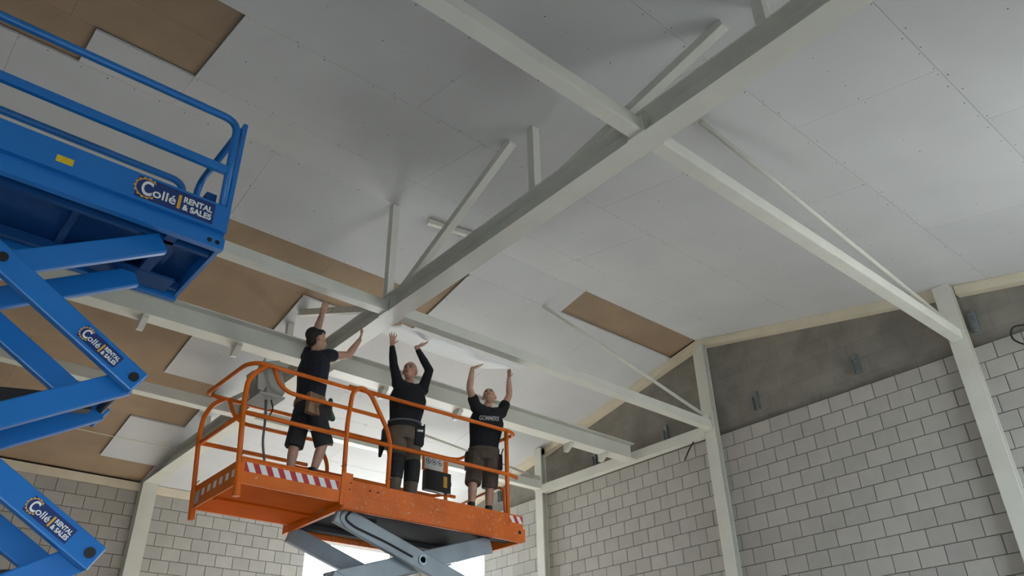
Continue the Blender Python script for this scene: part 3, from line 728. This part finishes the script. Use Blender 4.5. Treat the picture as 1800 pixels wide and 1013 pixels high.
def hand(B, wrist, fore, palm, thumb, spread=.35, curl=.0, flat=True, size=1.0):
    """wrist point, direction of palm from wrist, palm normal (towards touched thing), thumb-side direction"""
    wv = V(wrist); f = V(fore).normalized(); n = V(palm); n = (n-f*n.dot(f)).normalized(); t = f.cross(n)
    if t.dot(V(thumb)) < 0: t = -t
    S = size
    B.loft([wv-f*.02, wv+f*.03*S, wv+f*.09*S], [(.026*S, .019*S), (.036*S, .016*S), (.040*S, .014*S)], side=t)
    for i, (o, L) in enumerate(((.031, .072), (.011, .080), (-.010, .076), (-.030, .058))):
        b = wv+f*.085*S+t*o*S; dr = (f+t*o*spread*12*S+n*.0).normalized()
        k1 = b+dr*L*.42*S; d2 = (dr+n*curl).normalized(); k2 = k1+d2*L*.33*S; d3 = (d2+n*curl*1.4).normalized(); k3 = k2+d3*L*.28*S
        B.loft([b-dr*.02, k1, k2, k3], [.0098*S, .0092*S, .0085*S, .0075*S], seg=8)
    b = wv+f*.03*S+t*.03*S; dr = (f*.65+t*.85+n*.15).normalized(); k1 = b+dr*.035*S; k2 = k1+(dr*.8+f*.4).normalized()*.032*S
    B.loft([b-dr*.02, k1, k2], [.0125*S, .0105*S, .0085*S], seg=8)

def head(B, root, c, face, skinm, bald=True, upref=(0, 0, 1), hair=False):
    c = V(c); f = V(face).normalized(); u = V(upref); u = (u-f*u.dot(f)).normalized(); s = f.cross(u)
    ax = (s, f, u)
    K = 1.13
    def P(a, b, d): return c+(s*a+f*b+u*d)*K
    def R(*r): return tuple(q*K for q in r)
    B.ball(P(0, -.012, .025), R(.076, .096, .092), ax)      # skull
    B.ball(P(0, .022, -.03), R(.062, .070, .080), ax)       # face
    B.ball(P(0, .040, -.085), R(.042, .045, .030), ax)      # chin and jaw
    B.ball(P(0, .078, .012), R(.050, .018, .012), ax)       # brow
    B.loft([P(0, .088, .008), P(0, .104, -.022), P(0, .094, -.034)], [.010, .016, .0135], seg=8)  # nose
    B.ball(P(0, .078, -.062), R(.024, .016, .013), ax)      # mouth
    for q in (-1, 1):
        B.ball(P(q*.078, -.008, -.012), R(.010, .019, .031), ax)   # ears
        B.ball(P(q*.040, .062, -.025), R(.020, .020, .018), ax)    # cheeks
    for q in (-1, 1):
        e = Blob(); e.ball(P(q*.030, .086, -.004), R(.012, .007, .006), ax); e.build('eye', 'eyewhite', root, remesh=False)
        e = Blob(); e.loft([P(q*.014, .097, .016), P(q*.030, .095, .020), P(q*.044, .086, .015)], [.003, .004, .002], seg=6); e.build('eyebrow', 'hair', root, remesh=False)
    e = Blob(); e.ball(P(0, .092, -.064), R(.022, .006, .005), ax); e.build('mouth', 'lips', root, remesh=False)
    if hair:
        h = Blob(); h.ball(P(0, -.036, .040), R(.083, .098, .088), ax); h.ball(P(0, .022, .092), R(.060, .055, .026), ax); h.ball(P(0, -.055, -.035), R(.066, .055, .060), ax)
        h.build('hair', 'hair', root, .007, 2)

def person(label, d):
    root = empty('person', (d['hip'][0], d['hip'][1], zd), label, 'person')
    F = V((*d['facing'], 0)).normalized(); S = V((F.y, -F.x, 0))      # S = the person's right-hand side
    hip, waist, chest, neck = V(d['hip']), V(d['waist']), V(d['chest']), V(d['neck'])
    sh, el, wr_, kn, an = [[V(q) for q in d[k]] for k in ('sh', 'el', 'wr', 'kn', 'an')]
    hips = [hip+S*.098*q for q in (1, -1)]
    B = Blob()
    # trunk
    B.loft([hip-V((0,0,.06)), hip, waist, chest, lerp(chest, neck, .55)], [(.15, .105), (.165, .115), (.155, .105), (.19, .12), (.15, .09)], side=S)
    B.loft([lerp(chest, neck, .6), neck, lerp(neck, d['head'], .55)], [(.075, .06), (.058, .056), (.052, .054)], side=S)
    for k in (0, 1):
        B.loft([lerp(chest, neck, .45), sh[k]], [.075, .06])
        B.loft([sh[k], lerp(sh[k], el[k], .45), el[k]], [.058, .052, .043])
        B.loft([el[k], lerp(el[k], wr_[k], .3), wr_[k]], [.042, .045, .028])
        B.loft([hips[k], lerp(hips[k], kn[k], .5), kn[k]], [.092, .078, .056])
        B.loft([kn[k], lerp(kn[k], an[k], .35), lerp(an[k], kn[k], .12)], [.054, .057, .038])
        h = d['hand'][k]; hand(B, wr_[k], *h[:3], **h[3])
    head(B, root, d['head'], d['face'], d['skin'], hair=d.get('hair', False), upref=d.get('upref', (0, 0, 1)))
    B.build('body', d['skin'], root, .0068, 3)
    # shirt
    T = Blob(); hem = lerp(waist, hip, .55)
    T.loft([hem, waist, lerp(waist, chest, .55), chest, lerp(chest, neck, .55), lerp(chest, neck, .86)],
           [(.192, .140), (.190, .138), (.215, .140), (.232, .142), (.190, .118), (.085, .085)], side=S)
    for k in (0, 1):
        T.loft([lerp(chest, neck, .40), sh[k]], [.105, .080])
        if d['sleeve'] == 'long':
            T.loft([sh[k], lerp(sh[k], el[k], .5), el[k]], [.070, .062, .054]); T.loft([el[k], lerp(el[k], wr_[k], .4), lerp(el[k], wr_[k], .88)], [.053, .050, .036])
        else:
            T.loft([sh[k], lerp(sh[k], el[k], d.get('slv', .45))], [.076, .072])
    T.build('shirt', d['shirt'], root, .010, 5)
    # trousers
    L = Blob(); L.loft([lerp(waist, hip, .35), hip, hip-V((0,0,.08))], [(.185, .135), (.20, .145), (.195, .14)], side=S)
    for k in (0, 1):
        if d['legs'] == 'long':
            L.loft([hips[k], lerp(hips[k], kn[k], .5), kn[k]], [.115, .108, .094]); L.loft([kn[k], lerp(kn[k], an[k], .5), lerp(kn[k], an[k], .93)], [.092, .088, .080])
        else:
            L.loft([hips[k], lerp(hips[k], kn[k], .5), lerp(hips[k], kn[k], 1.10)], [.112, .106, .104], caps=False)
    L.build('trousers' if d['legs'] == 'long' else 'shorts', d['legm'], root, .010, 4)
    if d['legs'] == 'long':
        K = Blob()
        for k in (0, 1): K.loft([lerp(hips[k], kn[k], .80)+F*.012, kn[k]+F*.014, lerp(kn[k], an[k], .55)+F*.014], [.098, .098, .090], caps=False)
        K.build('knee_patches', 'kneeblack', root, .010, 3)
    for k in (0, 1):
        sx = Blob(); a = V(an[k]); dirf = (F*.9+S*(.25 if k == 0 else -.25)).normalized()
        sx.loft([a+V((0,0,.07)), a+V((0,0,0)), a-V((0,0,.03))], [(.05, .055), (.048, .056), (.045, .06)], side=S)
        sx.loft([a-dirf*.06-V((0,0,.045)), a+dirf*.04-V((0,0,.045)), a+dirf*.14-V((0,0,.055)), a+dirf*.185-V((0,0,.06))], [(.036, .036), (.042, .036), (.043, .028), (.030, .018)], side=S)
        for v in sx.bm.verts: v.co.z = max(v.co.z, zd+.002)
        sx.build('boot', 'black', root, .009, 2)
    return root, F, S, hip, waist

def strapbelt(root, hip, waist, S, m, z=.45):
    c = lerp(hip, waist, z); b = Blob(); b.loft([c-V((0,0,.025)), c+V((0,0,.025))], [(.205, .152), (.202, .150)], side=S, seg=24)
    return b.build('tool_belt', m, root, remesh=False)
def pouch(name, belt, c, half, axes, m, vox=.008):
    b = Blob(); b.boxo(c, half, axes); return b.build(name, m, belt, vox, 4)

Z3 = V((0, 0, 1))
# --- first worker (dark hair, tee, arm along the beam)
F1 = V((-.22, .97, 0)).normalized()
r1, F, S, hp, ws = person('worker in dark navy tee and charcoal shorts with dark hair, leftmost on the orange lift', dict(
    facing=(F1.x, F1.y), hip=(-7.62, 3.63, 4.98), waist=(-7.62, 3.63, 5.17), chest=(-7.61, 3.62, 5.48), neck=(-7.605, 3.62, 5.70), head=(-7.60, 3.615, 5.835),
    face=(.02, .98, -.05), skin='skinpale', hair=True,
    sh=[(-7.47, 3.71, 5.61), (-7.74, 3.59, 5.66)], el=[(-7.48, 3.97, 5.70), (-7.60, 3.595, 5.95)], wr=[(-7.51, 4.11, 5.95), (-7.35, 3.52, 6.04)],
    hand=[((0, .25, 1), (-.3, -.9, 0), (1, 0, 0), dict(curl=.55, spread=.12)), ((.75, -.2, .35), (0, -.1, 1), (0, 1, 0), dict(curl=.15, spread=.2))],
    kn=[(-7.53, 3.80, 4.62), (-7.72, 3.56, 4.60)], an=[(-7.57, 3.73, 4.26), (-7.72, 3.54, 4.26)], sleeve='short', slv=.22, shirt='navycloth', legs='short', legm='darkshort'))
bt = strapbelt(r1, hp, ws, S, 'leather')
pouch('tool_pouch', bt, V(hp)+S*.165-F*.07+V((0,0,-.0)), (.035, .095, .12), (S, F, Z3), 'leather')
pouch('tool_pouch', bt, V(hp)+S*.175-F*.07+V((0,0,-.05)), (.025, .07, .07), (S, F, Z3), 'leather')
pouch('drill_holster', bt, V(hp)+S*.15+F*.12+V((0,0,-.02)), (.04, .05, .10), (S, F, Z3), 'black')
b = Blob(); q = V(hp)+S*.165+F*.15; b.loft([q+V((0,0,.12)), q+V((0,0,0)), q+F*.05+V((0,0,-.08))], [.026, .03, .034]); b.build('cordless_drill', 'green', bt, .008, 2)
adopt(r1)
# --- second worker (long black sleeves)
F2 = V((.93, -.36, 0)).normalized()
r2, F, S, hp, ws = person('bald worker in long black sleeves and grey-brown trousers, middle of three on orange lift', dict(
    facing=(F2.x, F2.y), hip=(-7.62, 4.87, 4.98), waist=(-7.62, 4.88, 5.16), chest=(-7.61, 4.90, 5.44), neck=(-7.60, 4.90, 5.655), head=(-7.57, 4.88, 5.79),
    face=(.62, -.70, .20), skin='skin',
    sh=[(-7.57, 4.72, 5.58), (-7.59, 5.09, 5.61)], el=[(-7.47, 4.58, 5.75), (-7.47, 5.10, 5.83)], wr=[(-7.44, 4.52, 5.99), (-7.42, 4.86, 6.055)],
    hand=[((.05, -.02, 1), (-1, .1, 0), (0, 1, 0), dict(curl=.0, spread=.85, size=1.0)), ((.15, .45, .30), (0, 0, 1), (.9, -.2, 0), dict(curl=.05, spread=.15))],
    kn=[(-7.57, 4.76, 4.60), (-7.60, 5.0, 4.60)], an=[(-7.60, 4.76, 4.27), (-7.62, 5.0, 4.27)], sleeve='long', shirt='blackcloth', legs='long', legm='khaki'))
bt = strapbelt(r2, hp, ws, S, 'kneeblack', .55)
b = Blob(); c = lerp(hp, ws, .8); b.loft([c-V((0,0,.008)), c+V((0,0,.008))], [(.206, .156), (.206, .156)], side=S, seg=24); b.build('webbing_strip', 'tape', bt, remesh=False)
pouch('tool_pouch', bt, V(hp)-S*.17+F*.08+V((0,0,-.03)), (.055, .05, .12), (S, F, Z3), 'kneeblack')
pouch('tool_pouch', bt, V(hp)+S*.20-F*.02+V((0,0,-.06)), (.05, .07, .12), (S, F, Z3), 'kneeblack')
b = Blob(); q = V(hp)+S*.24-F*.02+V((0,0,-.18)); b.loft([q+V((0,0,.06)), q+S*.02-V((0,0,.1))], [.045, .02]); b.build('hanging_flap', 'kneeblack', bt, .008, 2)
c = V(hp)-S*.17+F*.134+V((0,0,.02)); b = Blob(); b.boxo(c, (.035, .004, .012), (S, F, Z3)); b.build('white_tag', 'white', bt, remesh=False)
q = V(hp)-S*.235+F*.06+V((0,0,.05)); b = Blob(); b.loft([q-V((0,0,.08)), q+V((0,0,.075))], [.011, .012], seg=8); b.build('hammer_handle', 'green', bt, .006, 1)
adopt(r2)
# --- third worker (tee with print, taupe shorts)
F3 = V((.88, -.47, 0)).normalized()
r3, F, S, hp, ws = person('worker with shaved head in printed black tee and taupe shorts, rightmost on the orange lift', dict(
    facing=(F3.x, F3.y), hip=(-7.60, 6.07, 4.97), waist=(-7.60, 6.08, 5.14), chest=(-7.60, 6.12, 5.44), neck=(-7.595, 6.14, 5.65), head=(-7.57, 6.14, 5.785),
    face=(.62, -.58, .48), skin='skinpale', upref=(-.3, .2, 1),
    sh=[(-7.57, 5.92, 5.58), (-7.59, 6.36, 5.62)], el=[(-7.48, 5.74, 5.76), (-7.50, 6.43, 5.86)], wr=[(-7.45, 5.76, 6.04), (-7.42, 6.36, 6.05)],
    hand=[((.10, .38, .22), (0, 0, 1), (.8, -.4, 0), dict(curl=.0, spread=.15)), ((.05, .06, 1), (.25, -.95, 0), (1, 0, 0), dict(curl=.4, spread=.12, size=.85))],
    kn=[(-7.58, 5.89, 4.60), (-7.60, 6.17, 4.60)], an=[(-7.60, 5.88, 4.27), (-7.60, 6.15, 4.27)], sleeve='short', shirt='blackcloth', legs='short', legm='brownshort'))
bt = strapbelt(r3, hp, ws, S, 'brownshort', .35)
pouch('tool_pouch', bt, V(hp)+S*.19-F*.01+V((0,0,-.08)), (.045, .06, .11), (S, F, Z3), 'kneeblack')
pouch('tool_pouch', bt, V(hp)-S*.20-F*.02+V((0,0,-.08)), (.04, .06, .10), (S, F, Z3), 'kneeblack')
q = V(hp)-S*.215+F*.0+V((0,0,.05)); b = Blob(); b.loft([q-V((0,0,.07)), q-S*.04+V((0,0,.05))], [.011, .012], seg=8); b.build('hammer_handle', 'leather', bt, .006, 1)
text_mesh('GOMMERS', .085, 'chest_print', 'paleprint', r3, V((-7.60, 6.12, 5.40))+F*.150-S*.0, -S, (0, 0, 1), .001, width=.26, shear=.3, lift=.002, align='CENTER')
adopt(r3)
